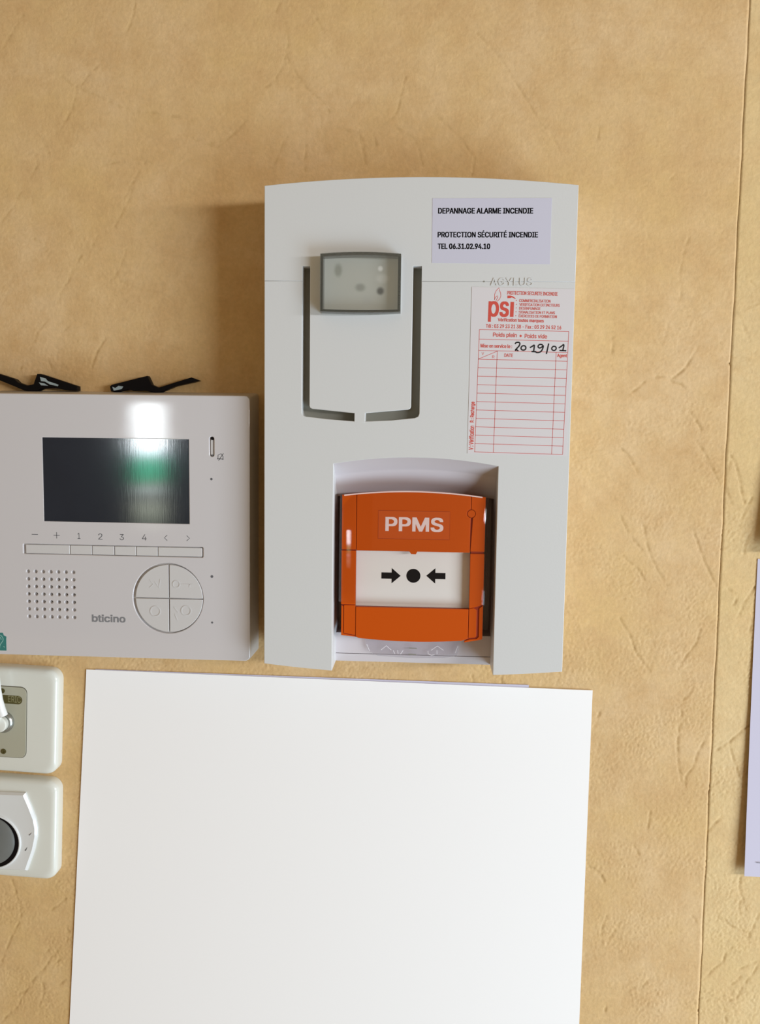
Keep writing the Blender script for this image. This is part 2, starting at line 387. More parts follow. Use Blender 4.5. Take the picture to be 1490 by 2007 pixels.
# ================================================================== THE WALL
wall = thing('wall_back', 0, 0, 0, None, None); wall['kind'] = 'structure'
plate('plaster', rect(-1400, 1400, -1200, 1200), -30, -.6, M['plaster'], wall)
CREASES = [[(31.6,235.3),(40.8,226.5),(46.9,219.3),(54.7,207.7),(62.6,196.0),(68.9,185.8),(76.6,177.9),(81.4,169.6)],[(6.9,190.0),(16.2,181.7),(23.9,174.3),(31.7,164.6),(30.5,153.6)],[(-10.2,211.1),(-13.1,199.5),(-14.5,192.1),(-18.0,186.3)],[(-15.8,181.9),(-6.6,177.4),(-1.9,171.5),(0.7,159.6)],[(-37.2,177.6),(-34.7,167.2),(-34.0,162.7)],[(-28.0,176.6),(-27.3,171.6)],[(104.9,181.2),(104.2,175.4)],[(-219.6,212.9),(-210.9,206.3),(-210.3,202.4),(-213.7,193.4),(-219.6,183.6)],[(-210.2,206.9),(-199.2,202.3),(-186.7,196.3),(-174.1,192.6),(-160.0,191.0),(-139.6,187.0)],[(-144.4,178.1),(-133.4,174.2),(-124.1,170.5),(-114.7,177.9),(-106.8,185.9)],[(-207.0,208.3),(-202.2,214.2),(-195.8,220.1)],[(-173.3,256.5),(-174.3,249.2),(-178.2,239.1)],[(-242.5,248.6),(-249.0,239.8),(-255.7,229.6)],[(-231.6,174.0),(-228.6,168.0)],[(-236.6,166.5),(-236.1,160.4),(-240.8,152.8)],[(-195.2,160.3),(-182.5,163.3)],[(-168.2,163.2),(-174.7,152.7),(-181.2,142.1)],[(165.1,15.6),(169.3,9.5),(172.6,4.3)],[(169.9,-2.8),(174.7,-8.9),(179.7,-18.2),(184.8,-27.4)],[(123.5,-6.6),(128.9,-11.2),(135.5,-22.0)],[(140.6,-54.8),(142.9,-65.8),(146.4,-75.3),(150.4,-83.1),(156.4,-91.6)],[(170.9,-58.0),(174.4,-66.8),(177.9,-76.2),(183.0,-85.6),(185.8,-91.3)],[(125.8,-48.8),(132.5,-61.3),(140.6,-70.6)],[(128.3,-113.1),(135.0,-123.6),(138.5,-133.3),(143.5,-141.2),(148.4,-146.0)],[(128.9,-74.1),(138.0,-81.8),(143.0,-89.7)],[(190.7,-11.2),(193.3,-14.9),(196.9,-25.7),(198.9,-36.5),(200.6,-39.6)],[(190.8,-14.9),(188.6,-24.2),(189.6,-32.0),(192.4,-39.7)],[(205.0,-36.4),(200.9,-44.3),(198.3,-53.7)],[(204.6,-58.3),(202.0,-66.2),(201.4,-72.5)],[(193.6,-93.3),(199.9,-97.0),(197.1,-102.8)],[(209.5,-91.4),(203.8,-101.0),(200.6,-110.1)],[(208.4,-112.1),(207.9,-119.5)],[(177.5,-119.3),(175.7,-127.4),(169.9,-135.6),(165.6,-143.9)],[(174.0,-158.3),(169.6,-163.3),(168.3,-169.9),(169.2,-176.4),(167.3,-183.1),(167.1,-193.0),(168.4,-206.2),(170.4,-216.1),(172.1,-219.3)],[(183.4,-189.8),(180.0,-197.5),(177.3,-207.5),(173.4,-212.6),(172.8,-221.0)],[(191.5,-195.4),(199.6,-189.2),(206.5,-182.4),(211.6,-179.0)],[(199.0,-189.3),(201.0,-198.4),(204.7,-208.2),(206.5,-213.1)],[(118.0,-173.1),(116.6,-179.7),(115.1,-183.1)],[(118.7,-193.9),(117.3,-199.6)],[(152.3,-236.8),(151.1,-247.6)],[(143.0,-260.1),(146.1,-265.7)],[(188.7,-248.8),(192.3,-243.7),(196.8,-238.5)],[(115.2,-274.8),(121.9,-280.4),(125.3,-284.3)],[(37.6,-152.4),(39.3,-159.0)],[(55.2,-153.6),(58.5,-158.4)],[(-244.2,149.8),(-248.4,141.7),(-252.1,135.6),(-258.8,128.1)],[(-175.9,149.6),(-178.1,141.6),(-181.7,134.8),(-185.4,128.8),(-188.3,123.4)],[(-198.3,118.6),(-200.8,115.2),(-201.9,113.2)],[(-208.5,107.7),(-213.6,101.5),(-216.2,94.0),(-222.5,84.3),(-224.9,77.4)],[(-230.8,68.4),(-237.5,60.7),(-242.9,49.5)],[(-218.7,62.9),(-223.8,58.0)],[(-249.7,120.6),(-239.7,117.2),(-235.5,114.8)],[(-195.1,56.1),(-201.0,47.0),(-203.3,40.0),(-204.9,33.0)],[(-185.2,91.3),(-175.3,87.6),(-161.9,84.6)],[(-181.4,109.8),(-183.6,102.3),(-188.0,94.1)],[(-248.2,39.6),(-249.7,36.8)],[(-231.5,41.2),(-228.0,34.2)],[(-86.0,253.8),(-88.0,249.2)],[(-79.8,253.8),(-79.0,250.7)],[(-82.6,242.9),(-80.5,232.0),(-81.4,225.7),(-84.6,216.4),(-89.6,208.5),(-95.4,205.4)],[(-81.3,222.6),(-74.7,211.6),(-68.9,204.4),(-59.7,197.2),(-55.6,190.9)],[(-66.7,249.0),(-64.2,245.0),(-60.0,238.0)],[(-107.1,186.5),(-111.2,180.9),(-118.0,175.3),(-129.7,173.0),(-135.6,175.0)],[(-69.5,171.9),(-70.5,162.3),(-69.9,156.7)],[(-81.2,176.8),(-84.5,171.2),(-88.7,160.8)],[(-35.6,175.7),(-34.3,167.0),(-33.8,161.4)],[(-29.0,178.1),(-27.7,172.5)],[(-50.5,181.8),(-38.1,178.9)],[(149.7,154.0),(146.8,150.3)],[(159.7,117.3),(157.1,108.2),(155.6,97.6),(156.8,88.4),(156.6,81.5)],[(150.4,67.7),(148.9,60.0)],[(192.6,96.2),(197.4,92.4),(201.7,88.6)],[(187.2,75.6),(191.5,73.3),(194.1,67.2),(196.7,61.1),(198.6,57.6)],[(185.1,64.1),(181.7,56.4)],[(186.9,44.1),(191.7,41.0)],[(128.2,24.8),(134.3,29.6),(137.3,32.7)],[(143.3,35.9),(150.3,36.0),(154.3,32.9),(159.8,31.4),(161.9,28.3)],[(168.8,54.0),(163.8,45.4),(160.2,40.0),(154.2,35.2)],[(196.7,77.2),(201.9,79.5)],[(189.0,48.3),(199.0,47.3)],[(95.4,58.8),(98.3,55.7)],[(117.6,59.8),(117.2,49.7)],[(118.1,-276.2),(123.0,-280.2),(125.1,-285.0)],[(210.6,-277.3),(209.8,-283.9),(210.9,-289.6),(212.6,-293.6),(214.9,-300.1)],[(211.5,-293.6),(210.1,-297.0),(211.5,-301.9)],[(197.8,-305.8),(203.4,-308.9),(209.0,-312.8),(216.0,-314.9)],[(223.0,-302.2),(220.4,-309.7),(217.0,-318.2)],[(207.3,-325.3),(203.6,-329.6),(202.3,-334.7),(197.2,-340.0),(190.5,-347.8)],[(225.5,-333.6),(218.7,-336.4),(212.7,-340.0)],[(225.5,-333.6),(222.0,-341.3),(218.4,-346.5),(214.9,-352.5),(212.1,-359.4),(207.6,-361.3)],[(213.7,-345.0),(207.8,-351.2),(208.9,-357.9)],[(127.9,-306.5),(125.0,-315.0),(124.5,-320.8)],[(137.4,-310.2),(133.0,-317.1),(129.3,-323.1)],[(156.2,-349.6),(151.7,-354.8),(143.9,-356.1)],[(181.5,-305.3),(183.6,-308.9)],[(204.7,-367.3),(206.4,-376.6)],[(129.4,-368.7),(128.8,-373.0)],[(197.8,-305.0),(197.3,-310.8)],[(-264.6,-300.1),(-262.6,-306.0),(-261.2,-313.1),(-259.2,-319.6),(-258.8,-323.9),(-261.2,-331.2),(-265.7,-339.1),(-268.0,-345.3),(-270.8,-350.9),(-273.8,-360.5)],[(-234.3,-348.7),(-239.8,-355.0),(-244.2,-361.9),(-250.9,-368.9),(-255.3,-375.2),(-259.3,-382.1),(-263.3,-390.2),(-270.5,-396.7),(-274.4,-401.4)],[(-228.2,-311.6),(-233.6,-316.8),(-237.9,-319.7)],[(-239.6,-347.2),(-242.9,-350.7)],[(-258.1,-378.7),(-265.8,-382.4)],[(-244.6,-378.6),(-246.4,-383.7)],[(-228.1,-331.8),(-226.5,-335.1)],[(-227.1,-338.9),(-228.3,-342.3)],[(-229.4,-368.9),(-234.3,-373.0)],[(-245.6,-371.9),(-244.6,-376.3)],[(-232.3,-353.5),(-236.6,-358.2)]]
def relief(X, Z):
    """height field of the embossed wallpaper, mm"""
    rs = np.random.RandomState(7)
    nz, nx = X.shape
    fz = np.fft.fftfreq(nz)[:, None]; fx = np.fft.fftfreq(nx)[None, :]
    fr = np.sqrt(fz**2+fx**2)+1e-9
    def band(lam, bw):
        # band-passed noise of wavelength lam samples
        H = np.exp(-((np.log(fr*lam))/bw)**2)
        a = np.real(np.fft.ifft2(np.fft.fft2(rs.randn(nz, nx))*H)); return a/a.std()
    grain = band(3.0/STEP, .95); wave = band(30/STEP, .5); patch = band(55/STEP, .45); broke = band(9/STEP, .9)
    rough = (.25+.75/(1+np.exp(-(patch-.2)*3)))*np.clip(.30+(100-Z)/300, .15, 1.0)
    h = .03*wave + .105*grain*(.10+rough)
    def stroke(pts, amp, sig):
        nonlocal h
        for (xa, za), (xb, zb) in zip(pts[:-1], pts[1:]):
            m = 4*sig+1
            i0 = max(int((min(xa, xb)-m-X[0, 0])/STEP), 0); i1 = min(int((max(xa, xb)+m-X[0, 0])/STEP)+2, nx)
            j0 = max(int((min(za, zb)-m-Z[0, 0])/STEP), 0); j1 = min(int((max(za, zb)+m-Z[0, 0])/STEP)+2, nz)
            if i1 <= i0 or j1 <= j0: continue
            x = X[j0:j1, i0:i1]; z = Z[j0:j1, i0:i1]
            dx, dz = xb-xa, zb-za; L2 = dx*dx+dz*dz+1e-9
            t = np.clip(((x-xa)*dx+(z-za)*dz)/L2, 0, 1)
            dd = np.hypot(x-xa-t*dx, z-za-t*dz)
            g = -amp*np.exp(-(dd/sig)**2)*np.clip(.85+.32*broke[j0:j1, i0:i1], .2, 1.5)
            crease[j0:j1, i0:i1] = np.minimum(crease[j0:j1, i0:i1], g)
    crease = np.zeros_like(h)
    for i, ln in enumerate(CREASES):
        low = ln[0][1] < 60
        stroke(ln, .38 if low else .19, .70 if low else .70)
    rng = random.Random(5)
    for k in range(120):
        x = rng.uniform(-300, 270); z = rng.uniform(-430, 290); a = rng.uniform(0, 2*math.pi); pts = [(x, z)]
        for j in range(rng.randint(2, 6)):
            a += rng.uniform(-.5, .5); x += math.cos(a)*5; z += math.sin(a)*5; pts.append((x, z))
        stroke(pts, .07, .6)
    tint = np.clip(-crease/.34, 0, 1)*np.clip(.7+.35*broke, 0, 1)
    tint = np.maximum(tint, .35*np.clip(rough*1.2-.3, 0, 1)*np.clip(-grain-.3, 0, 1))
    return h+crease, tint
STEP = .75
SEAM = 187.9
def seam_wobble(z): return .18*np.sin(z*.09)+.12*np.sin(z*.23+1)+.35*(z/250)**2
xs = np.arange(-300, 272, STEP); zs = np.arange(-430, 296, STEP)
GX, GZ = np.meshgrid(xs, zs); GH, GT = relief(GX, GZ)
def strip(name, c0, c1, mat, edge):
    """one drop of wallpaper: dense relief grid, cut edge along the seam, with thickness"""
    X = GX[:, c0:c1].copy(); Z = GZ[:, c0:c1]; H = GH[:, c0:c1].copy()
    nz, nx = X.shape
    k = nx-1 if edge == 'right' else 0
    X[:, k] = SEAM+seam_wobble(Z[:, k]) + (-.08 if edge == 'right' else .08)
    v = np.stack([X, -H, Z], -1).reshape(-1, 3)
    idx = np.arange(nz*nx).reshape(nz, nx)
    q = np.stack([idx[:-1, :-1], idx[:-1, 1:], idx[1:, 1:], idx[1:, :-1]], -1).reshape(-1, 4)
    ev = v[idx[:, k]].copy(); ev[:, 1] = .6       # cut edge going back to the plaster
    e0 = len(v); v = np.vstack([v, ev]); er = np.arange(e0, e0+nz)
    if edge == 'right': eq = np.stack([idx[:-1, k], er[:-1], er[1:], idx[1:, k]], -1)
    else: eq = np.stack([er[:-1], idx[:-1, k], idx[1:, k], er[1:]], -1)
    q = np.vstack([q, eq])
    me = bpy.data.meshes.new(name)
    me.vertices.add(len(v)); me.vertices.foreach_set('co', (v*MM).ravel().astype(np.float32))
    me.loops.add(len(q)*4); me.loops.foreach_set('vertex_index', q.ravel().astype(np.int32))
    me.polygons.add(len(q)); me.polygons.foreach_set('loop_start', np.arange(0, len(q)*4, 4, dtype=np.int32))
    me.polygons.foreach_set('loop_total', np.full(len(q), 4, dtype=np.int32))
    sm = np.ones(len(q), bool); sm[-len(eq):] = False
    me.update(calc_edges=True); me.polygons.foreach_set('use_smooth', sm); me.validate()
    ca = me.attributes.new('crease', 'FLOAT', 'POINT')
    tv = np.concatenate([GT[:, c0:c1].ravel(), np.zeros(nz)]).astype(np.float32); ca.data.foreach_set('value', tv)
    return link(name, me, mat, wall)
cs = int(round((SEAM-xs[0])/STEP))
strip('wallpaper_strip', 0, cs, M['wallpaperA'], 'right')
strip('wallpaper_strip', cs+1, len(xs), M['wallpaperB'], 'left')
# plain continuation of the paper round the dense part
XL, XR, ZB, ZT = xs[0], xs[-1], zs[0], zs[-1]
for r in ((-1400, XL, -1200, 1200), (XR, 1400, -1200, 1200), (XL, XR, -1200, ZB), (XL, XR, ZT, 1200)):
    plate('wallpaper_strip', rect(*r), -.6, 0, M['wallpaperA'], wall)

# ================================================================== FIRE ALARM UNIT
A = thing('fire_alarm_unit', 0, -139, 0, 'tall white fire alarm unit on the wall with clear strobe window', 'alarm')
SZ = 84.15
def top_arc(x0, x1, n=24): return [(x0+(x1-x0)*i/n, 140.7-4.5*((x0+(x1-x0)*i/n)/86.8)**2) for i in range(n+1)]
def bot_arc(x0, x1, n=10): return [(x0+(x1-x0)*i/n, -140.7+4.5*((x0+(x1-x0)*i/n)/86.8)**2) for i in range(n+1)]
def rec_arc(x0, x1, dz=0, n=20): return [(x0+(x1-x0)*i/n, -14.1+dz-4.3*(((x0+(x1-x0)*i/n))/47)**2) for i in range(n+1)]
RL, RR = -46.8, 47.1
shell = ([(-86.8, -136.2)] + bot_arc(-86.8, RL)[1:] + rec_arc(RL, RR) + bot_arc(RR, 86.8) + top_arc(86.8, -86.8)[0:])
plate('housing', shell, .1, 33.5, M['case'], A)
# slot floor (a shallow tray) is the front of the housing; darker inner tray below the slots
plate('slot_tray', rect(-66.2, 3.2, 4.5, 93.2), 33.5, 33.9, M['slot'], A)
# slot outline: outer U (lower cover side) and inner tongue
oL, oR, iL, iR = -65.2, 1.75, -60.9, -3.0
tongue_low = [(iL, 14.6), (iL+.4, 13.4), (iL+1.6, 12.8)] + [(-35.1, 10.6), (-35.1, 5.0), (-28.9, 5.0), (-28.9, 10.7)] + [(iR-1.6, 13.0), (iR-.4, 13.6), (iR, 14.8)]
up = ([(-86.8, SZ+.03), (oL, SZ+.03), (oL, 92.3), (iL, 92.3)] + tongue_low + [(iR, 92.5), (oR, 92.5), (oR, SZ+.03), (86.8, SZ+.03)] + top_arc(86.8, -86.8))
plate('upper_cover', up, 33.5, 42.0, M['case'], A, bev=.28, res=2)
u_out = [(oL, SZ-.03), (oL, 10.6), (oL+.35, 9.3), (oL+1.6, 8.4)] + [(-50, 7.0), (-35.0, 6.0), (-28.9, 6.0), (-14, 6.8)] + [(oR-2.4, 8.3), (oR-.6, 9.2), (oR, 10.8), (oR, SZ-.03)]
lower = ([(-86.8, -136.2)] + bot_arc(-86.8, RL)[1:] + rec_arc(RL, RR) + bot_arc(RR, 86.8) + [(86.8, SZ-.03)] + u_out[::-1] + [(-86.8, SZ-.03)])
plate('lower_cover', lower, 33.5, 41.95, M['case'], A, bev=.28, res=2)
# recess: floor, sloping hood at its top and lip along its bottom
plate('recess_floor', [[(RL-1, -134.4), (RR+1, -134.4), (RR+1, -12), (RL-1, -12)], [(RL+.1, -121.8), (RR-.1, -121.8), (RR-.1, -38.0), (RL+.1, -38.0)]], 2.2, 20, M['case_in'], A)
plate('recess_back', [(RL-1, -134.4), (RR+1, -134.4), (RR+1, -12), (RL-1, -12)], .2, 2.2, M['case_in'], A)
n = 20
prof = [(41.7, 0.0), (31.6, -6.6), (30.6, -7.8), (27.0, -13.0), (20.0, -20.2)]
v = []
for d, dz in prof + [(20, 2), (41.2, 2)]:
    for x, z in rec_arc(RL-.3, RR+.3, dz, n): v.append((x, z, d))
k = n+1; f = []
for a in range(len(prof)+2):
    b_ = (a+1) % (len(prof)+2)
    for i in range(n): f.append((a*k+i, a*k+i+1, b_*k+i+1, b_*k+i))
raw('recess_hood', v, f, M['case_in'], A, smooth=25)
raw('recess_lip', [(RL-.5, -134.7, 20.2), (RR+.5, -134.7, 20.2), (RR+.5, -139.6, 19.0), (RL-.5, -139.6, 19.0), (RL-.5, -134.7, .2), (RR+.5, -134.7, .2), (RR+.5, -139.6, .2), (RL-.5, -139.6, .2)],
    [(0, 1, 2, 3), (4, 5, 6, 7), (0, 1, 5, 4), (3, 2, 6, 7), (0, 3, 7, 4), (1, 2, 6, 5)], M['case_in'], A)
# strobe window
slot = rect(-54.9, -9.5, 66.9, 99.3)
def arch(x0, x1, z0, z1, ct, cb, n=10):
    m = (x0+x1)/2; h = (x1-x0)/2
    t = [(x1-(x1-x0)*i/n, z1+ct*(1-((x1-(x1-x0)*i/n-m)/h)**2)) for i in range(n+1)]
    b2 = [(x0+(x1-x0)*i/n, z0-cb*(1-((x0+(x1-x0)*i/n-m)/h)**2)) for i in range(n+1)]
    return b2+t
SO = arch(-54.2, -9.6, 66.2, 97.6, 1.0, .5); SI = arch(-52.7, -11.2, 67.6, 96.1, .9, .4)
REF = spot_mat('strobe_reflector_plastic', (.60, .60, .56), [(-45, 90, 2.6, 4.2, (.36, .37, .32)), (-32.5, 80.6, 3.4, 2.6, (.36, .365, .33)), (-21.2, 78.7, 2.4, 2.5, (.10, .10, .09)),
      (-21.3, 91.0, 1.6, 1.7, (1, 1, 1)), (-20.0, 85.5, 4.0, 3.0, (.74, .74, .71)), (-28.5, 73.5, 3.2, 3.2, (.58, .58, .55))])  # the pure white spot is lens glare painted into the colour
tag(plate('reflector', SO, 41.7, 42.35, REF, A), 'pale grey reflector with blurred round parts and a painted glare spot behind the clear window')
tag(plate('strobe_frame', [SO, SI], 42.35, 49.4, M['lens_edge'], A, bev=.15, res=1), 'dark smoky side walls of the clear strobe window')
tag(plate('strobe_lens', SO, 49.4, 50.6, M['lens'], A, bev=.3), 'clear glossy front pane of the strobe window')
# embossed name on the seam
join_meshes('embossed_lettering', [text_mesh('AGYLUS', 40.2, 63.4, 82.0, 86.2, 42.0, bold=.02, th=.25)], M['case'], A, 'raised white lettering AGYLUS on the seam')
lathe('pilot_hole', 36.5, 84.2, [(.5, 41.5), (.5, 42.06)], M['slot'], A, n=12)
# address label
lb = tag(plate('address_label', [(7.3, 94.2), (72.5, 93.7), (72.5, 129.3), (7.0, 129.2)], 42, 42.12, M['label'], A), 'pale lavender label printed with three lines in black capitals')
join_meshes('printed_text', [text_mesh(*a[:5], 42.12, bold=a[5], th=.03) for a in (
    ('DEPANNAGE ALARME INCENDIE', 10.38, 62.34, 120.96, 123.9, .055), ('PROTECTION SÉCURITÉ INCENDIE', 10.38, 65.37, 108.12, 111.84, .042), ('TEL 06.31.02.94.10', 10.51, 39.25, 101.87, 104.7, .06))], M['ink'], lb)
# service sticker, turned one degree clockwise
SO_, SR = (29.8, 81.3), math.radians(-1.0)
def sx(x, z):
    return (SO_[0]+x*math.cos(SR)-z*math.sin(SR), SO_[1]+x*math.sin(SR)+z*math.cos(SR))
st = tag(plate('service_sticker', [sx(0, 0), sx(1.2, -92.6), sx(57.0, -92.4), sx(56.6, 0)], 42, 42.12, M['sticker'], A), 'white service sticker printed in red with an empty inspection table and a handwritten 2019/01')
T = [
('PROTECTION SECURITE INCENDIE', 19.78, 47.53, -3.87, -1.9, .035), ('COMMERCIALISATION', 26.59, 43.76, -7.73, -6.16, .035), ('VERIFICATION EXTINCTEURS', 26.78, 48.93, -9.87, -8.35, .035),
('DESENFUMAGE', 26.78, 38.44, -11.88, -10.39, .035), ('SIGNALISATION ET PLANS', 26.61, 46.56, -13.99, -12.5, .035), ('EXERCICES DE FORMATION', 26.7, 47.7, -16.09, -14.56, .035),
('ps', 10.02, 20.75, -18.76, -7.78, .035), ('Vérification toutes marques', 15.25, 40.57, -19.05, -16.75, .035), ('Tél : 03 29 23 21 38 - Fax : 03 29 24 52 16', 8.77, 50.38, -22.21, -20.14, .035),
('Poids plein', 12.95, 25.96, -27.61, -24.76, .03), ('Poids vide', 30.53, 42.8, -27.42, -25.02, .03), ('Mise en service le :', 6.25, 23.71, -33.17, -31.13, .04),
('V', 6.97, 8.26, -37.35, -35.72, .0), ('R', 12.91, 14.24, -39.02, -37.38, .0), ('DATE', 19.69, 24.4, -38.07, -36.26, .035), ('Agent', 49.01, 54.32, -37.9, -35.63, .04)]
ms = [text_mesh(s, a, b_, c_, e, 42.12, bold=bo, th=.03, xf=sx) for s, a, b_, c_, e, bo in T]
ms.append(text_mesh('V : Vérification', 1.9, 4.4, -90.5, -77.0, 42.12, bold=.05, th=.03, xf=sx, rot90=True))
ms.append(text_mesh('R : Recharge', 2.1, 4.6, -75.0, -63.5, 42.12, bold=.05, th=.03, xf=sx, rot90=True))
ms.append(plate_mesh([[sx(*p) for p in rect(21.75, 23.75, -15.95, -7.75)]], 42.12, 42.15))
ms.append(plate_mesh([[sx(*p) for p in [(19.87, -4.36), (21.58, -4.32), (22.61, -4.57), (23.66, -5.11), (24.55, -5.94), (24.29, -6.21), (23.34, -5.63), (22.3, -5.31), (21.57, -5.67), (19.94, -5.87)]]], 42.12, 42.15))
for x, z in [(24.95, -6.97), (25.05, -9.08), (25.04, -11.02), (25.05, -13.17), (25.01, -15.29)]: ms.append(plate_mesh([circ(*sx(x, z), .28, 8)], 42.12, 42.15))
ms.append(plate_mesh([circ(*sx(28.2, -26.3), .65, 12)], 42.12, 42.15))
join_meshes('printed_text', ms, M['red'], st)
tz = [-23.28, -28.65, -34.85]+[-39.7-(91.6-39.7)*i/11 for i in range(12)]
tab = [[(5.2, z), (54.7, z+.1)] for z in tz]
tab += [[(5.2, -23.28), (5.35, -91.6)], [(54.7, -23.2), (54.7, -91.5)], [(15.6, -34.85), (15.9, -91.6)], [(48.3, -34.8), (48.6, -91.5)], [(5.2, -39.7), (15.6, -35.0)]]
ribbons('printed_table', tab, .32, 42.12, M['redthin'], st, .03, xf=sx)
flame = [(14.39, -7.68), (15.7, -6.3), (16.31, -4.77), (16.14, -3.09), (15.32, -1.6), (15.09, -0.26), (13.62, -1.8), (12.79, -3.84), (12.89, -6.87), (13.37, -5.51), (14.25, -4.55), (14.63, -5.31), (14.01, -6.68), (13.69, -7.36)]
ribbons('printed_flame', [flame], .28, 42.12, M['red'], st, .03, xf=sx)
hand = [[(25.4, -30.86), (25.68, -30.09), (26.67, -29.79), (27.73, -29.9), (28.08, -30.66), (27.59, -31.94), (26.5, -33.1), (25.42, -34.49), (26.31, -33.92), (27.35, -34.58)], [(30.08, -31.52), (31.01, -31.77), (31.5, -32.66), (31.23, -33.66), (30.34, -34.14), (29.14, -33.94), (28.65, -33.05), (29.05, -32.0), (30.08, -31.52)], [(33.64, -32.61), (34.97, -31.85), (36.11, -30.82), (36.01, -32.64), (35.83, -34.45)], [(34.6, -34.74), (37.3, -34.78)], [(40.67, -30.93), (39.38, -30.56), (38.27, -31.13), (38.09, -32.22), (39.03, -32.79), (40.36, -32.16), (41.03, -30.93), (40.94, -32.74), (40.02, -34.57), (38.46, -35.29), (36.95, -35.1)], [(43.9, -30.08), (43.49, -32.9), (42.91, -35.86)], [(47.15, -31.45), (48.17, -31.97), (48.23, -33.14), (47.27, -33.94), (46.12, -33.65), (45.62, -32.76), (46.25, -31.7), (47.15, -31.45)], [(49.56, -32.38), (51.01, -31.44), (52.61, -29.96), (51.9, -33.82)], [(50.08, -33.73), (53.85, -33.81)]]
def smooth_line(p):
    for _ in range(2):
        q = [p[0]]
        for a, b_ in zip(p[:-1], p[1:]):
            q += [(a[0]*.75+b_[0]*.25, a[1]*.75+b_[1]*.25), (a[0]*.25+b_[0]*.75, a[1]*.25+b_[1]*.75)]
        p = q+[p[-1]]
    return p
ribbons('handwriting', [smooth_line(h) for h in hand], .75, 42.13, M['pen'], st, .04, xf=sx, label='2019/01 written by hand in black pen')

# ================================================================== CALL POINT
P = thing('call_point', -.5, -121, 20, 'orange call point lettered PPMS behind a clear flap in the alarm recess', 'call point')
def ptop(x): return -33.6-2.9*((x+.7)/41.5)**2
def pbot(x): return -122.4+2.6*((x+.7)/41.5)**2
def span(f_, x0, x1, n=8): return [(x0+(x1-x0)*i/n, f_(x0+(x1-x0)*i/n)) for i in range(n+1)]
PL, PR, GL, GR = -42.2, 40.9, -33.7, 32.6
box = span(lambda x: pbot(x)+.3, PL+.3, PR-.3)+span(lambda x: ptop(x)-.3, PR-.3, PL+.3)
WL, WR, WT, WB = -33.6, 32.5, -68.9, -102.3
plate('housing', [(x, max(min(z, -38.4), -121.4)) for x, z in box], 2.3, 29.5, M['orange_deep'], P)
fr = plate('frame', [box, rect(WL-.6, WR+.6, WB-.4, WT+.6)], 29.5, 35.2, M['orange_deep'], P)
g = .16
def face(name, lp, d=36.1, bev=.22, holes=()): return plate(name, [lp]+list(holes), 34.0, d, M['orange'], P, bev=bev, res=1)
ring = circ(32.8, -46.2, 2.3, 28)
# centre block with a bite for the little round pin, left and right columns
cen = [(GL+g, WT+g*0), (-2.6, WT), (-1.6, WT-1.5), (1.2, WT-1.6), (2.0, WT), (GR-g, WT), (GR-g, -48.7)]+[(32.8+2.5*math.cos(math.radians(a)), -46.2+2.5*math.sin(math.radians(a))) for a in range(-95, -266, -19)]+[(GR-g, -43.6)]+span(ptop, GR-g, GL+g)
face('upper_panel', cen)
face('side_panel', [(PL, WT+.5)]+[(GL-g, WT+.5)]+span(ptop, GL-g, PL, 3))
rp_ = [(GR+g, WT+.7), (PR, WT+.7)]+span(ptop, PR, GR+g, 3)+[(GR+g, -43.7)]+[(32.8+2.5*math.cos(math.radians(a)), -46.2+2.5*math.sin(math.radians(a))) for a in range(85, -86, -19)]
face('side_panel', rp_)
tag(lathe('pin', 32.8, -46.2, [(2.25, 30), (2.25, 35.8), (2.0, 36.05)], M['orange'], P), 'small round orange pin')
face('side_column', rect(PL-.1, GL-g, -101.0, WT-.2))
face('side_column', [(GR+g, -101.8), (GR+g+2.6, -101.2), (PR, -99.4), (PR, WT-.6), (GR+g, WT-.6)])
face('lower_panel', [(GL+g, -119.9)]+span(pbot, -32, 28.6, 10)+[(31.2, -120.3), (GR-g, -119.6), (GR-g, WB), (GL+g, WB)])
face('corner_panel', [(PL+1.6, -101.4), (PL+1.6, -118.2), (GL-g, -119.3), (GL-g, -101.4)], d=36.0)
tag(face('corner_strip', [(PL, -101.6), (PL+1.3, -102.4), (PL+1.3, -118.7), (GL-g, -119.8), (GL-g, -120.4), (PL, -119.6)], d=35.6), None)
face('corner_panel', [(GR+g, -102.0), (GR+g+2.6, -101.5), (37.3, -102.6), (37.3, -118.2), (36.6, -118.9), (GR+g, -119.4)], d=36.0)
face('corner_strip', [(38.7, -101.6), (PR, -99.8), (PR, -119.6), (PR-.6, -120.2), (30.3, -122.1), (30.6, -121.1), (33.4, -120.2), (37.6, -119.7), (38.7, -118.6)], d=35.9)
# white press plate with black arrows and dot
pp = tag(plate('press_plate', rect(WL-.4, WR+.4, WB-.3, WT+.4), 29.5, 31.0, M['white_plate'], P), 'white press plate with two black arrows pointing at a black dot')
D = 31.0
def arrow(x0, x1, s, zc):
    xs_ = x0+(x1-x0)*.53
    a = [(x0, zc-1.85), (xs_, zc-1.85), (xs_, zc-4.6), (x1, zc), (xs_, zc+4.6), (xs_, zc+1.85), (x0, zc+1.85)]
    return a
plate('printed_arrow', arrow(-19.0, -7.6, 1, -84.2), D, D+.05, M['ink'], pp)
plate('printed_arrow', arrow(18.8, 7.5, -1, -83.8)[::-1], D, D+.05, M['ink'], pp)
plate('printed_dot', circ(-.1, -84.0, 4.15, 40), D, D+.05, M['ink'], pp)
# name field
nf = tag(plate('name_field', rect(-21.0, 20.5, -61.6, -45.2), 36.08, 36.16, pmat('orange_label', (.58, .085, .006), .35), P), 'faint rectangular orange label lettered PPMS in pale pink')
ribbons('label_border', [[(-21.0, -61.6), (20.5, -61.6), (20.5, -45.2), (-21.0, -45.2)]], .22, 36.16, M['orange_deep'], nf, .02, closed=True)
join_meshes('printed_text', [text_mesh('PPMS', -16.4, 16.4, -57.0, -49.0, 36.16, bold=.055, th=.04)], M['pinkprint'], nf)
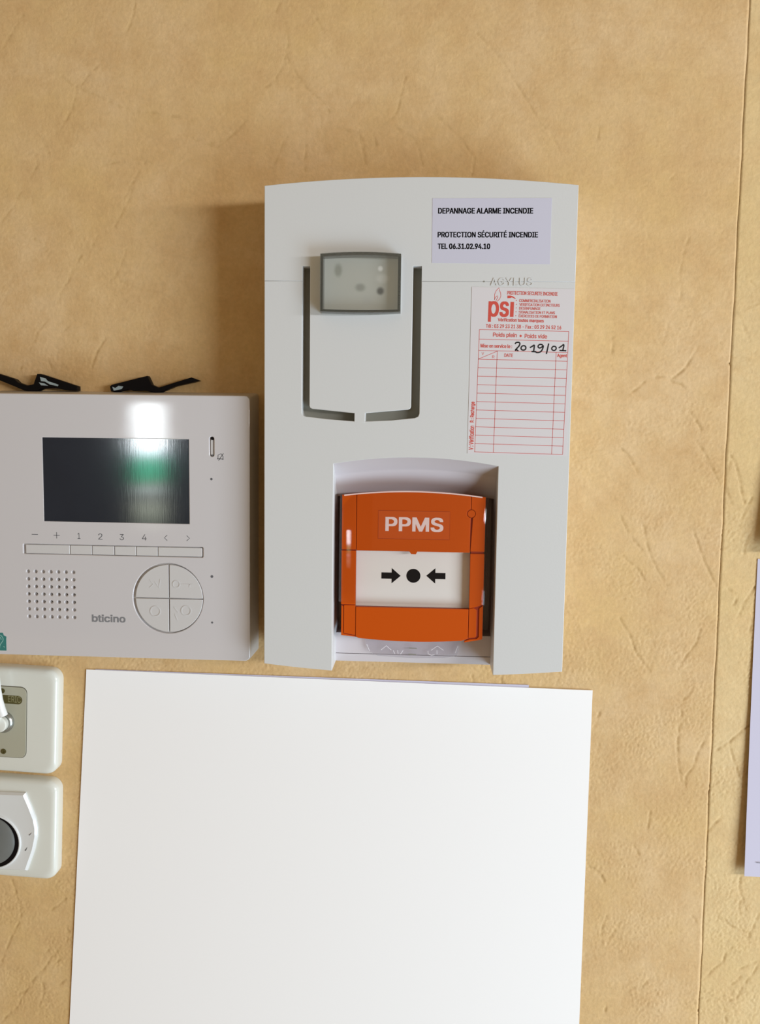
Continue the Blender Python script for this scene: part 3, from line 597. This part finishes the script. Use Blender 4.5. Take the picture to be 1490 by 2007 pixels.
# hinged transparent flap: front sheet with rounded flanks
CT, CBm = -34.8, -99.0
half = [(-43.6, 28.0), (-43.9, 33.0), (-43.7, 36.5), (-43.2, 38.6), (-42.3, 39.5), (-41.0, 39.86), (-39.0, 40.14), (-37.0, 40.41), (-35.0, 40.65), (-33.5, 40.78), (-30, 40.9)]
pf = half+[(-15, 41.0), (0, 41.0), (15, 41.0)]+[(-x-1.0, d) for x, d in half[::-1]]
m = len(pf); NZ = 16
def bulge(z): return .0014*(z+88)**2
def ftop(x): return CT-2.9*((x+.7)/41.5)**2+.6
v = []; f = []
for dx_, dd_ in ((1, 0), (.985, .7)):
    for j in range(NZ+1):
        for x, d in pf:
            zt = ftop(x); z = CBm+(zt-CBm)*j/NZ
            v.append((x*dx_, z, d-dd_-bulge(z)*min(1, max(0, (d-30)/10))))
def fi(s_, j, i): return s_*(NZ+1)*m+j*m+i
for s_ in (0, 1):
    for j in range(NZ):
        for i in range(m-1): f.append((fi(s_, j, i), fi(s_, j, i+1), fi(s_, j+1, i+1), fi(s_, j+1, i)))
for i in range(m-1):
    for j in (0, NZ): f.append((fi(0, j, i), fi(0, j, i+1), fi(1, j, i+1), fi(1, j, i)))
for j in range(NZ):
    for i in (0, m-1): f.append((fi(0, j, i), fi(0, j+1, i), fi(1, j+1, i), fi(1, j, i)))
tag(raw('flap', v, f, M['clear'], P, smooth=50), 'transparent plastic flap over the upper two thirds')
for sx_ in (-43.7, 42.3):
    lathe('hinge_knuckle', sx_, CBm-.2, [(.9, 31), (1.0, 33), (.7, 35)], M['clear'], P, n=14)
tag(ribbons('flap_top_edge', [[(x, ftop(x)+.25) for x in range(-41, 41, 4)]], .7, 36.2, pmat('flap_edge', (.82, .62, .58), .3), P, .4), 'pale top edge of the flap')
tb = tag(plate('tab', [(-29.0, -120.5), (-28.6, -126.7), (-26.8, -132.0), (-21.2, -134.9), (0, -136.0), (19.0, -135.3), (26.7, -133.8), (28.8, -126.4), (29.2, -120.5)], 21.0, 22.4, M['tab'], P, bev=.3), 'transparent tab under the orange body with moulded arrows')
M['tabline'] = pmat('moulded_mark', (.80, .79, .82), .3)
ribbons('moulded_mark', [[(-19.0, -131.3), (-15.8, -128.6), (-12.8, -131.2)], [(11.2, -130.8), (15.0, -128.0), (18.8, -130.6)], [(-11.6, -131.4), (-10.6, -133.6)], [(-9.0, -131.2), (-8.6, -133.4)], [(-7.2, -133.6), (-5.6, -131.2)], [(9.4, -131.2), (9.6, -133.0), (11.6, -133.8), (13.4, -133.4)], [(14.8, -130.6), (14.9, -133.0)], [(-27.8, -128), (-26.0, -132.2)], [(27.4, -127.5), (25.8, -132)]], .35, 22.4, M['tabline'], tb, .12)
ribbons('latch_slot', [[(-2.4, -133.5), (2.2, -133.6)], [(-2.2, -129.8), (2.6, -129.8)]], .7, 22.4, M['slot'], tb, .05)

# ================================================================== VIDEO DOOR PHONE
V = thing('door_phone', -180, -138, 0, 'glossy greyish-white video door phone with dark screen and round button pad', 'intercom')
def loft(name, la, da, lb_, db, mat, parent):
    n = len(la); v = [(x, z, da) for x, z in la]+[(x, z, db) for x, z in lb_]
    f = [(i, (i+1) % n, n+(i+1) % n, n+i) for i in range(n)]+[tuple(range(n)), tuple(range(n, 2*n))]
    return raw(name, v, f, mat, parent, 40)
loft('housing', rect(-263.5, -98.4, -139.6, 23.2, 2), .1, rect(-263, -97.9, -138.4, 20.4, 2), 27.5, M['intercom_body'], V)
def MX(px): return (px-50)*.3121-234.6
B0, B1 = -75.7, -70.0
hole = [(-233.5+4.67*i, -86.6-4.62*j) for j in range(7) for i in range(7)]
DC = (-146.8, -101.2)
fl = [rect(-263, -97.8, -138.4, 20.2, 3.0), rect(-222.6, -134.2, -55.8, -5.7), rect(-236.0, -126.0, B0-.2, B1+.2, .6, 3), circ(DC[0]-.7, DC[1], 21.4, 64), rect(-121.7, -119.1, -15.6, -3.9, 1.2, 5)]
fl += [circ(x, z, .95, 14) for x, z in hole]
plate('front_cover', fl, 27.3, 30.0, M['intercom'], V, bev=.5, res=3)
bk = plate('inner_panel', rect(-262, -99.5, -137.5, 19), 27.4, 28.2, M['button'], V)
dots = [plate_mesh([circ(x+.15, z, .48, 10)], 28.2, 28.25) for k_, (x, z) in enumerate(hole) if 1 <= k_//7 <= 5 and not (k_//7 in (1, 5) and k_ % 7 in (0, 6)) and k_ != 36]
join_meshes('speaker_perforation', dots, M['black'], V, 'rows of small dark speaker holes', 'stuff')
plate('screen', rect(-222.7, -134.1, -55.9, -5.6), 28.2, 29.85, M['screen'], V)
div = [-234.7]+[MX(p) for p in (137.5, 181, 225, 267.5, 310)]+[-126.4]
for a, b_ in zip(div[:-1], div[1:]): plate('key', rect(a+.18, b_-.18, B0+.15, B1-.25, .3, 2), 28.2, 29.9, M['button'], V, bev=.25)
for q in range(4):
    a0 = q*90; ox, oz = (.28 if q in (0, 3) else -.28), (.28 if q in (0, 1) else -.28)
    lp = [(DC[0]+ox, DC[1]+oz)]+circ(DC[0]+ox, DC[1]+oz, 20.2, 18, a0, a0+90)
    qb = plate('pad_button', lp, 28.2, 30.2, M['button'], V, bev=.3)
    cx, cz = DC[0]+(8.5 if q in (0, 3) else -8.5), DC[1]+(8.5 if q in (0, 1) else -8.0)
    if q == 2: plate('embossed_symbol', [circ(cx, cz, 3.3, 28), circ(cx, cz, 2.7, 28)], 30.1, 30.4, M['button'], qb)
    if q == 0:
        plate('embossed_symbol', [circ(cx-4, cz+.3, 2.4, 24), circ(cx-4, cz+.3, 1.8, 24)], 30.1, 30.4, M['button'], qb)
        ribbons('embossed_symbol', [[(cx-1.6, cz+.3), (cx+6, cz+.3)], [(cx+4, cz+.3), (cx+4, cz-1.4)]], .5, 30.1, M['button'], qb, .25)
    if q == 1:
        ribbons('embossed_symbol', [[(cx-3.2, cz+2.5), (cx-1, cz), (cx-3.2, cz-2)], [(cx, cz+1.5), (cx+2.4, cz-2), (cx+3.2, cz+3)]], .5, 30.1, M['button'], qb, .25)
    if q == 3:
        ribbons('embossed_symbol', [[(cx-5.5, cz+2.8), (cx-3, cz-.4)], [(cx-5, cz-1.5), (cx-3.6, cz-5)]], .6, 30.1, M['button'], qb, .25)
        plate('embossed_symbol', [circ(cx+1.8, cz+.8, 3.2, 24), circ(cx+1.8, cz+.8, 2.6, 24)], 30.1, 30.4, M['button'], qb)
sl = plate('volume_slider', rect(-121.2, -119.6, -14.8, -5.6, .6, 4), 28.2, 29.2, M['button'], V, bev=.2)
tag(lathe('slider_hole', -120.1, -4.9, [(.95, 28.2), (.95, 29.6)], M['black'], V, n=14))
lathe('slider_stop', -120.1, -15.0, [(.6, 28.2), (.6, 29.6)], M['greyink'], V, n=12)
for z_, r_, mt in ((-28.9, .75, 'greyink'), (-87.3, .85, 'greyink'), (-115.3, .65, 'greyink')):
    lathe('indicator_light', -120.7, z_, [(r_, 29.7), (r_, 30.04)], M[mt], V, n=14)
ribbons('muted_bell_symbol', [[(-116.8, -17.2), (-116.6, -14.6), (-114.8, -13.8), (-113.6, -15.6), (-113.8, -17.4)], [(-117.2, -16.8), (-113.4, -17.0)], [(-116.4, -17.9), (-113.4, -13.6)]], .4, 30.0, M['greyink'], V, .04)
tx = []
for s, px, wd, zc in (('1', 156, 1.7, -64.4), ('2', 198, 2.6, -64.5), ('3', 240, 2.6, -64.6), ('4', 284, 2.8, -64.5)):
    tx.append(text_mesh(s, MX(px)-wd/2, MX(px)+wd/2, zc-1.8, zc+1.8, 30.0, bold=.0, th=.04))
join_meshes('key_number', tx, M['greyink'], V)
tag(ribbons('key_symbol', [[(MX(69)-1.9, -64.0), (MX(69)+1.9, -64.0)], [(MX(112)-1.9, -64.3), (MX(112)+1.9, -64.3)], [(MX(112), -62.4), (MX(112), -66.2)], [(MX(326)+.8, -62.9), (MX(326)-.9, -64.5), (MX(326)+.8, -66.1)], [(MX(369)-.8, -62.9), (MX(369)+.9, -64.5), (MX(369)-.8, -66.1)]], .38, 30.0, M['greyink'], V, .04), None, None, None, 'stuff')
join_meshes('printed_text', [text_mesh('bticino', -194.3, -174.0, -116.6, -112.2, 30.0, bold=.06, th=.04)], M['brandink'], V, 'small grey maker lettering under the speaker')
es = tag(plate('hearing_sticker', [(-260.5, -136.0), (-248.2, -136.0), (-248.2, -129.0), (-248.0, -127.3), (-249.6, -126.6), (-250.2, -124.9), (-260.5, -124.9)], 30, 30.1, M['teal'], V), 'teal sticker with a pale ear outline in the lower left corner')
ribbons('printed_ear', [smooth_line([(-256, -129), (-254.5, -126.5), (-252, -126.1), (-250.3, -127.6), (-250.0, -129.6), (-251.2, -131.2), (-252.2, -132.6), (-252.4, -134.4)]), smooth_line([(-254.5, -129), (-253.2, -127.4), (-251.7, -127.7), (-251.3, -129.3)]), [(-250.0, -133.4), (-249.3, -133.9)]], .38, 30.1, M['tealink'], es, .04)

# ================================================================== BLACK CLIPS ON TOP OF THE DOOR PHONE
cl = [(-275, 36.5), (-260.4, 33.2), (-250.7, 30.2), (-248.4, 28.0), (-242.6, 26.1), (-238.4, 27.1), (-236.0, 33.4), (-233.7, 33.4), (-210.8, 26.2), (-210.8, 23.3), (-218, 23.6), (-226, 25.0), (-232.6, 24.6), (-236.5, 22.9), (-244.3, 23.0), (-250.8, 25.7), (-260.5, 29.4), (-275, 33)]
cr = [(-190.1, 26.1), (-189, 27.2), (-166.5, 32.9), (-164.0, 27.6), (-159.6, 25.7), (-150.6, 28.6), (-139.0, 32.2), (-134.0, 30.4), (-137.5, 29.4), (-149.0, 26.8), (-158.6, 22.9), (-162.8, 22.8), (-169.9, 24.0), (-175.6, 23.6), (-177.6, 24.6), (-186.0, 22.9), (-189.5, 23.1)]
C1 = thing('cable_clip', -240, 23, 4, 'black clip with painted pale glints, lying on the door phone nearest the left edge', 'clip')
plate('clip_body', cl, 1.0, 6.5, M['black'], C1, bev=.3)
plate('glint_patch', [(-234.2, 31.6), (-230.5, 30.6), (-229.2, 29.0), (-224.5, 27.6), (-222.4, 26.8), (-223.0, 25.9), (-228.0, 27.0), (-231.0, 28.7), (-233.6, 29.0)], 6.5, 6.55, M['glint'], C1)  # glints on the clip, painted as flat pale patches
plate('glint_patch', [(-235.0, 28.2), (-231.5, 27.6), (-229.0, 26.2), (-233.6, 26.4)], 6.5, 6.55, M['glint'], C1)
C2 = thing('cable_clip', -164, 23, 4, 'black plastic clip with a thin pointed arm, on the door phone nearest the fire alarm', 'clip')
plate('clip_body', cr, 1.0, 6.5, M['black'], C2, bev=.3)
plate('glint_patch', [(-188.6, 26.0), (-186.6, 25.2), (-184.6, 26.6), (-181.6, 26.2), (-182.6, 24.6), (-187.6, 23.6)], 6.5, 6.55, M['glint'], C2)

# ================================================================== SOCKETS ON THE LEFT
def frame_plate(T_, cx, cz, w_, h_, ang, holes, mat='socket'):
    lp = rot2(rect(cx-w_/2, cx+w_/2, cz-h_/2, cz+h_/2, 7.5, 8), ang, (cx, cz))
    v = []; f = []
    prof = [(0.0, .1), (0.0, 5.6), (.5, 7.2), (1.6, 8.4), (3.2, 8.9), (4.6, 9.0)]
    n = len(lp)
    for ins, d in prof:
        for x, z in lp:
            # shrink towards the centre by 'ins'
            q = rot2([(x, z)], -ang, (cx, cz))[0]
            kx = (w_/2-ins)/(w_/2); kz = (h_/2-ins)/(h_/2)
            q = (cx+(q[0]-cx)*kx, cz+(q[1]-cz)*kz)
            q = rot2([q], ang, (cx, cz))[0]; v.append((q[0], q[1], d))
    for k_ in range(len(prof)-1):
        for i in range(n): f.append((k_*n+i, k_*n+(i+1) % n, (k_+1)*n+(i+1) % n, (k_+1)*n+i))
    f.append(tuple(range(n))); f.append(tuple((len(prof)-1)*n+i for i in range(n)))
    return raw('cover_plate', v, f, M[mat], T_, 60)
AN = math.radians(-2.3)
S1 = thing('aerial_socket', -264, -222, 0, 'cream aerial socket with khaki centre and a white plug, directly under the door phone', 'socket')
frame_plate(S1, -263.5, -187.4, 72.6, 69.6, AN, None)
ctr = (-263.5, -187.4)
gp = plate('insert_gap', rot2(rect(-279.8, -247.0, -211.9, -164.6, 4.2), AN, (-263.5, -188)), 9.0, 9.1, pmat('dark_gap', (.10, .09, .06), .6), S1)
ip = plate('insert', rot2(rect(-279.5, -247.35, -211.6, -165.0, 4.0), AN, (-263.5, -188)), 9.0, 9.5, M['socket_in'], S1, bev=.2)
pl_ = plate('printed_badge', rot2(rect(-276.0, -249.4, -176.2, -170.6, 2.7, 6), AN, (-262, -173.4)), 9.5, 9.55, M['pill'], ip)
join_meshes('printed_text', [text_mesh('ERIC', -258.6, -250.4, -175.4, -171.2, 9.55, bold=.0, th=.04, xf=lambda X, Z: (X, Z-.04*(X+255)))], M['pillink'], ip)
lathe('screw', -262.6, -208.0, [(1.7, 9.5), (1.7, 9.9), (.9, 10.0), (.8, 9.6)], M['pill'], S1, n=16)
lathe('screw', -262.2, -168.0, [(1.6, 9.5), (1.6, 9.9), (.9, 10.0), (.8, 9.6)], M['pill'], S1, n=16)
lathe('connector_ring', -262.0, -188.2, [(7.0, 9.5), (7.1, 10.6), (6.6, 11.6), (5.8, 12.2), (5.0, 12.0)], M['metal'], S1, n=36)
PG = thing('aerial_plug', -262, -188, 12, 'cream-tipped white aerial plug and cable pushed into the upper socket', 'plug')
lathe('plug_tip', -262.3, -188.4, [(5.0, 12.2), (5.0, 15.0), (4.4, 15.8), (3.4, 16.1)], M['socket'], PG, n=32)
def tube(name, pts, mat, parent, n=14):
    """pts: (x, z, d, r)"""
    P_ = [Vector((x, -d, z)) for x, z, d, r in pts]; v = []; f = []
    for i, p in enumerate(P_):
        t = (P_[min(i+1, len(P_)-1)]-P_[max(i-1, 0)]).normalized()
        a = t.cross(Vector((0, 1, 0))).normalized(); b_ = t.cross(a)
        for j in range(n):
            q = p+(a*math.cos(2*math.pi*j/n)+b_*math.sin(2*math.pi*j/n))*pts[i][3]; v.append((q.x, q.z, -q.y))
    for i in range(len(P_)-1):
        for j in range(n): f.append((i*n+j, i*n+(j+1) % n, (i+1)*n+(j+1) % n, (i+1)*n+j))
    f += [tuple(range(n)), tuple((len(P_)-1)*n+j for j in range(n))]
    return raw(name, v, f, mat, parent, 50)
tube('cable', [(-262.8, -139.8, 15, 2.3), (-262.8, -150, 16, 2.3), (-262.6, -158, 16.5, 2.4), (-262.0, -165, 17, 2.6), (-261.0, -172, 17.2, 2.8), (-259.6, -178, 17.2, 3.0), (-258.4, -181.8, 17, 3.0)], M['cable'], PG)
tube('plug_sleeve', [(-276, -178, 17, 3.6), (-268, -181.0, 17.5, 3.6), (-263.5, -183.6, 17.5, 3.4), (-261.5, -185.4, 17.3, 3.0)], M['cable'], PG)
S2 = thing('power_socket', -267, -295, 0, 'cream power socket with white chamfered surround and dark grey round face', 'socket')
frame_plate(S2, -265.4, -259.9, 72.6, 67.2, AN, None)
sc = (-269.6, -261.5)
oct_ = [(-248.6, -235.0), (-245.2, -243.5), (-242.2, -252.0), (-241.2, -258.0), (-241.4, -264.0), (-243.4, -273.0), (-248.6, -287.4)]
oc = oct_+[(2*-270.5-x, z) for x, z in oct_[::-1]]
v = []; f = []; nn = len(oc)
cx_, cz_ = -270.5, -261.5
for sfac, d in ((1.0, 9.0), (1.0, 10.2), (.955, 11.6), (.80, 11.2)):
    for x, z in oc: v.append((cx_+(x-cx_)*sfac, cz_+(z-cz_)*sfac, d))
for k_ in range(3):
    for i in range(nn): f.append((k_*nn+i, k_*nn+(i+1) % nn, (k_+1)*nn+(i+1) % nn, (k_+1)*nn+i))
f.append(tuple(3*nn+i for i in range(nn)))
raw('surround', v, f, M['socket_white'], S2, 25)
DX, DZ = -270.3, -268.0
lathe('well_rim', DX, DZ, [(18.6, 10.9), (18.4, 11.9), (17.8, 12.2), (17.3, 12.0)], M['socket_white'], S2, n=56)
lathe('well', DX, DZ, [(17.4, 11.8), (17.3, 12.1), (15.5, 12.15)], M['black'], S2, n=56)
lathe('plug_face', DX-1.4, DZ+.9, [(16.2, 12.1), (16.0, 12.8), (14.5, 13.8), (10, 15.0), (5, 15.6), (.5, 15.8)], M['dome'], S2, n=56)
ribbons('mould_line', [smooth_line([(-264.2, -254.5), (-265.6, -262), (-266.2, -270), (-265.8, -277)])], .3, 15.35, M['metal'], S2, .05)
plate('scuff', [(-249.6, -273.2), (-247.0, -269.8), (-246.8, -270.2), (-248.9, -273.6)], 11.25, 11.3, M['greyink'], S2)
plate('scuff', [(-246.4, -262.6), (-244.2, -260.8), (-246.0, -263.0)], 11.5, 11.55, M['greyink'], S2)

# ================================================================== PAPERS
Wp = plate('paper_sheet', [(-210.6, -155.0), (113.1, -159.2), (112.0, -560), (-238.0, -566)], .75, 1.0, M['paper'], None)
tag(Wp, 'large blank white sheet of paper fixed to the wall under the fire alarm', 'paper')
Bp = plate('paper_sheet', [(-205, -154.75), (73.4, -157.0), (72.0, -480), (-205, -480)], .32, .55, M['paper_blue'], None)
tag(Bp, 'bluish sheet behind the big white one, only a strip of its top edge showing', 'paper')
def curl_sheet(x0, x1, z0, z1, fn, lean=0, label=None, group=None):
    n, m_ = 8, 30; v = []; f = []
    for j in range(m_+1):
        z = z0+(z1-z0)*j/m_
        for i in range(n+1):
            x = x0+(x1-x0)*i/n; d = fn((x-x0)/(x1-x0), (z-z0)/(z1-z0)); v.append((x+lean*(z1-z)/(z1-z0), z-.02*(x-x0), d))
    K_ = len(v); v += [(x, z, d-.15) for x, z, d in v]
    r = n+1
    for j in range(m_):
        for i in range(n):
            a = j*r+i; f += [(a, a+1, a+r+1, a+r), (K_+a, K_+a+r, K_+a+r+1, K_+a+1)]
        f += [(j*r, j*r+r, K_+j*r+r, K_+j*r), (j*r+n, K_+j*r+n, K_+j*r+r+n, j*r+r+n)]
    for i in range(n): f += [(i, K_+i, K_+i+1, i+1), (m_*r+i, m_*r+i+1, K_+m_*r+i+1, K_+m_*r+i)]
    o = raw('paper_sheet', v, f, M['paper_blue'], None, 60)
    return tag(o, label, 'paper', group)
R1 = curl_sheet(210.1, 330, -274.6, -74, lambda u, t: .5+(4.6*(1-t)**1.7)*(1-.5*u), lean=.6, label='pale lavender sheet of paper curling off the wall at the right edge of the photo')
ribbons('printed_mark', [[(217.6, -265.4), (222, -265.6)]], .35, 5.15, M['greyink'], R1, .05)
R2 = curl_sheet(212.6, 332, -68.5, 150, lambda u, t: .5+(7.0*max(0, 1-t*2.4)**1.2)*(1-.6*u), label='paper sheet past the right edge, casting a shadow above the lavender sheet')

# ================================================================== ROOM BEHIND THE CAMERA (seen only as reflections)
RW = thing('wall_front', -1140, 0, -0, None, None); RW['kind'] = 'structure'
RW.location = (-1.14, -3.05, 0)
def blockm(name, x0, x1, y0, y1, z0, z1, mat, parent):
    v = [(x, z, -y) for y in (y0, y1) for z in (z0, z1) for x in (x0, x1)]
    return raw(name, v, [(0, 1, 3, 2), (4, 5, 7, 6), (0, 1, 5, 4), (2, 3, 7, 6), (0, 2, 6, 4), (1, 3, 7, 5)], mat, parent)
blockm('plaster', -1900, -300, -3100, -3060, -900, 700, pmat('shaded_plaster', (.16, .15, .14), .8), RW)
def window_mat():
    m = bpy.data.materials.new('daylight_through_window'); m.use_nodes = True
    nt = m.node_tree; L = nt.links.new; nt.nodes.remove(nt.nodes['Principled BSDF'])
    em = nt.nodes.new('ShaderNodeEmission'); L(em.outputs[0], nt.nodes['Material Output'].inputs[0])
    tc = nt.nodes.new('ShaderNodeTexCoord'); sp = nt.nodes.new('ShaderNodeSeparateXYZ'); L(tc.outputs['Object'], sp.inputs[0])
    nz = nt.nodes.new('ShaderNodeTexNoise'); nz.inputs['Scale'].default_value = 18; L(tc.outputs['Object'], nz.inputs['Vector'])
    ad = nt.nodes.new('ShaderNodeMath'); ad.operation = 'MULTIPLY_ADD'; L(nz.outputs['Fac'], ad.inputs[0]); ad.inputs[1].default_value = .06; L(sp.outputs['Z'], ad.inputs[2])
    mr = nt.nodes.new('ShaderNodeMapRange'); L(ad.outputs[0], mr.inputs['Value'])
    mr.inputs['From Min'].default_value = -.40; mr.inputs['From Max'].default_value = .16
    cr = nt.nodes.new('ShaderNodeValToRGB'); L(mr.outputs[0], cr.inputs[0])
    e = cr.color_ramp.elements; e[0].position = 0; e[0].color = (.03, .035, .03, 1); e[1].position = 1; e[1].color = (.9, .97, 1, 1)
    for p_, c_ in ((.10, (.06, .065, .05)), (.18, (.13, .14, .11)), (.27, (.05, .05, .045)), (.33, (.20, .22, .22)), (.37, (.09, .10, .08)), (.40, (.012, .14, .07)), (.56, (.01, .17, .09)), (.60, (.35, .45, .5)), (.66, (.9, .97, 1))):
        q = e.new(p_); q.color = (*c_, 1)
    L(cr.outputs[0], em.inputs[0]); em.inputs[1].default_value = 28.0
    return m
W1 = blockm('window_1', -1252, -1078, -3060, -3052, -440, 140, M['socket_white'], None)
W1['kind'] = 'structure'
blockm('window_pane', -1227, -1103, -3052, -3048, -420, 118, window_mat(), W1)
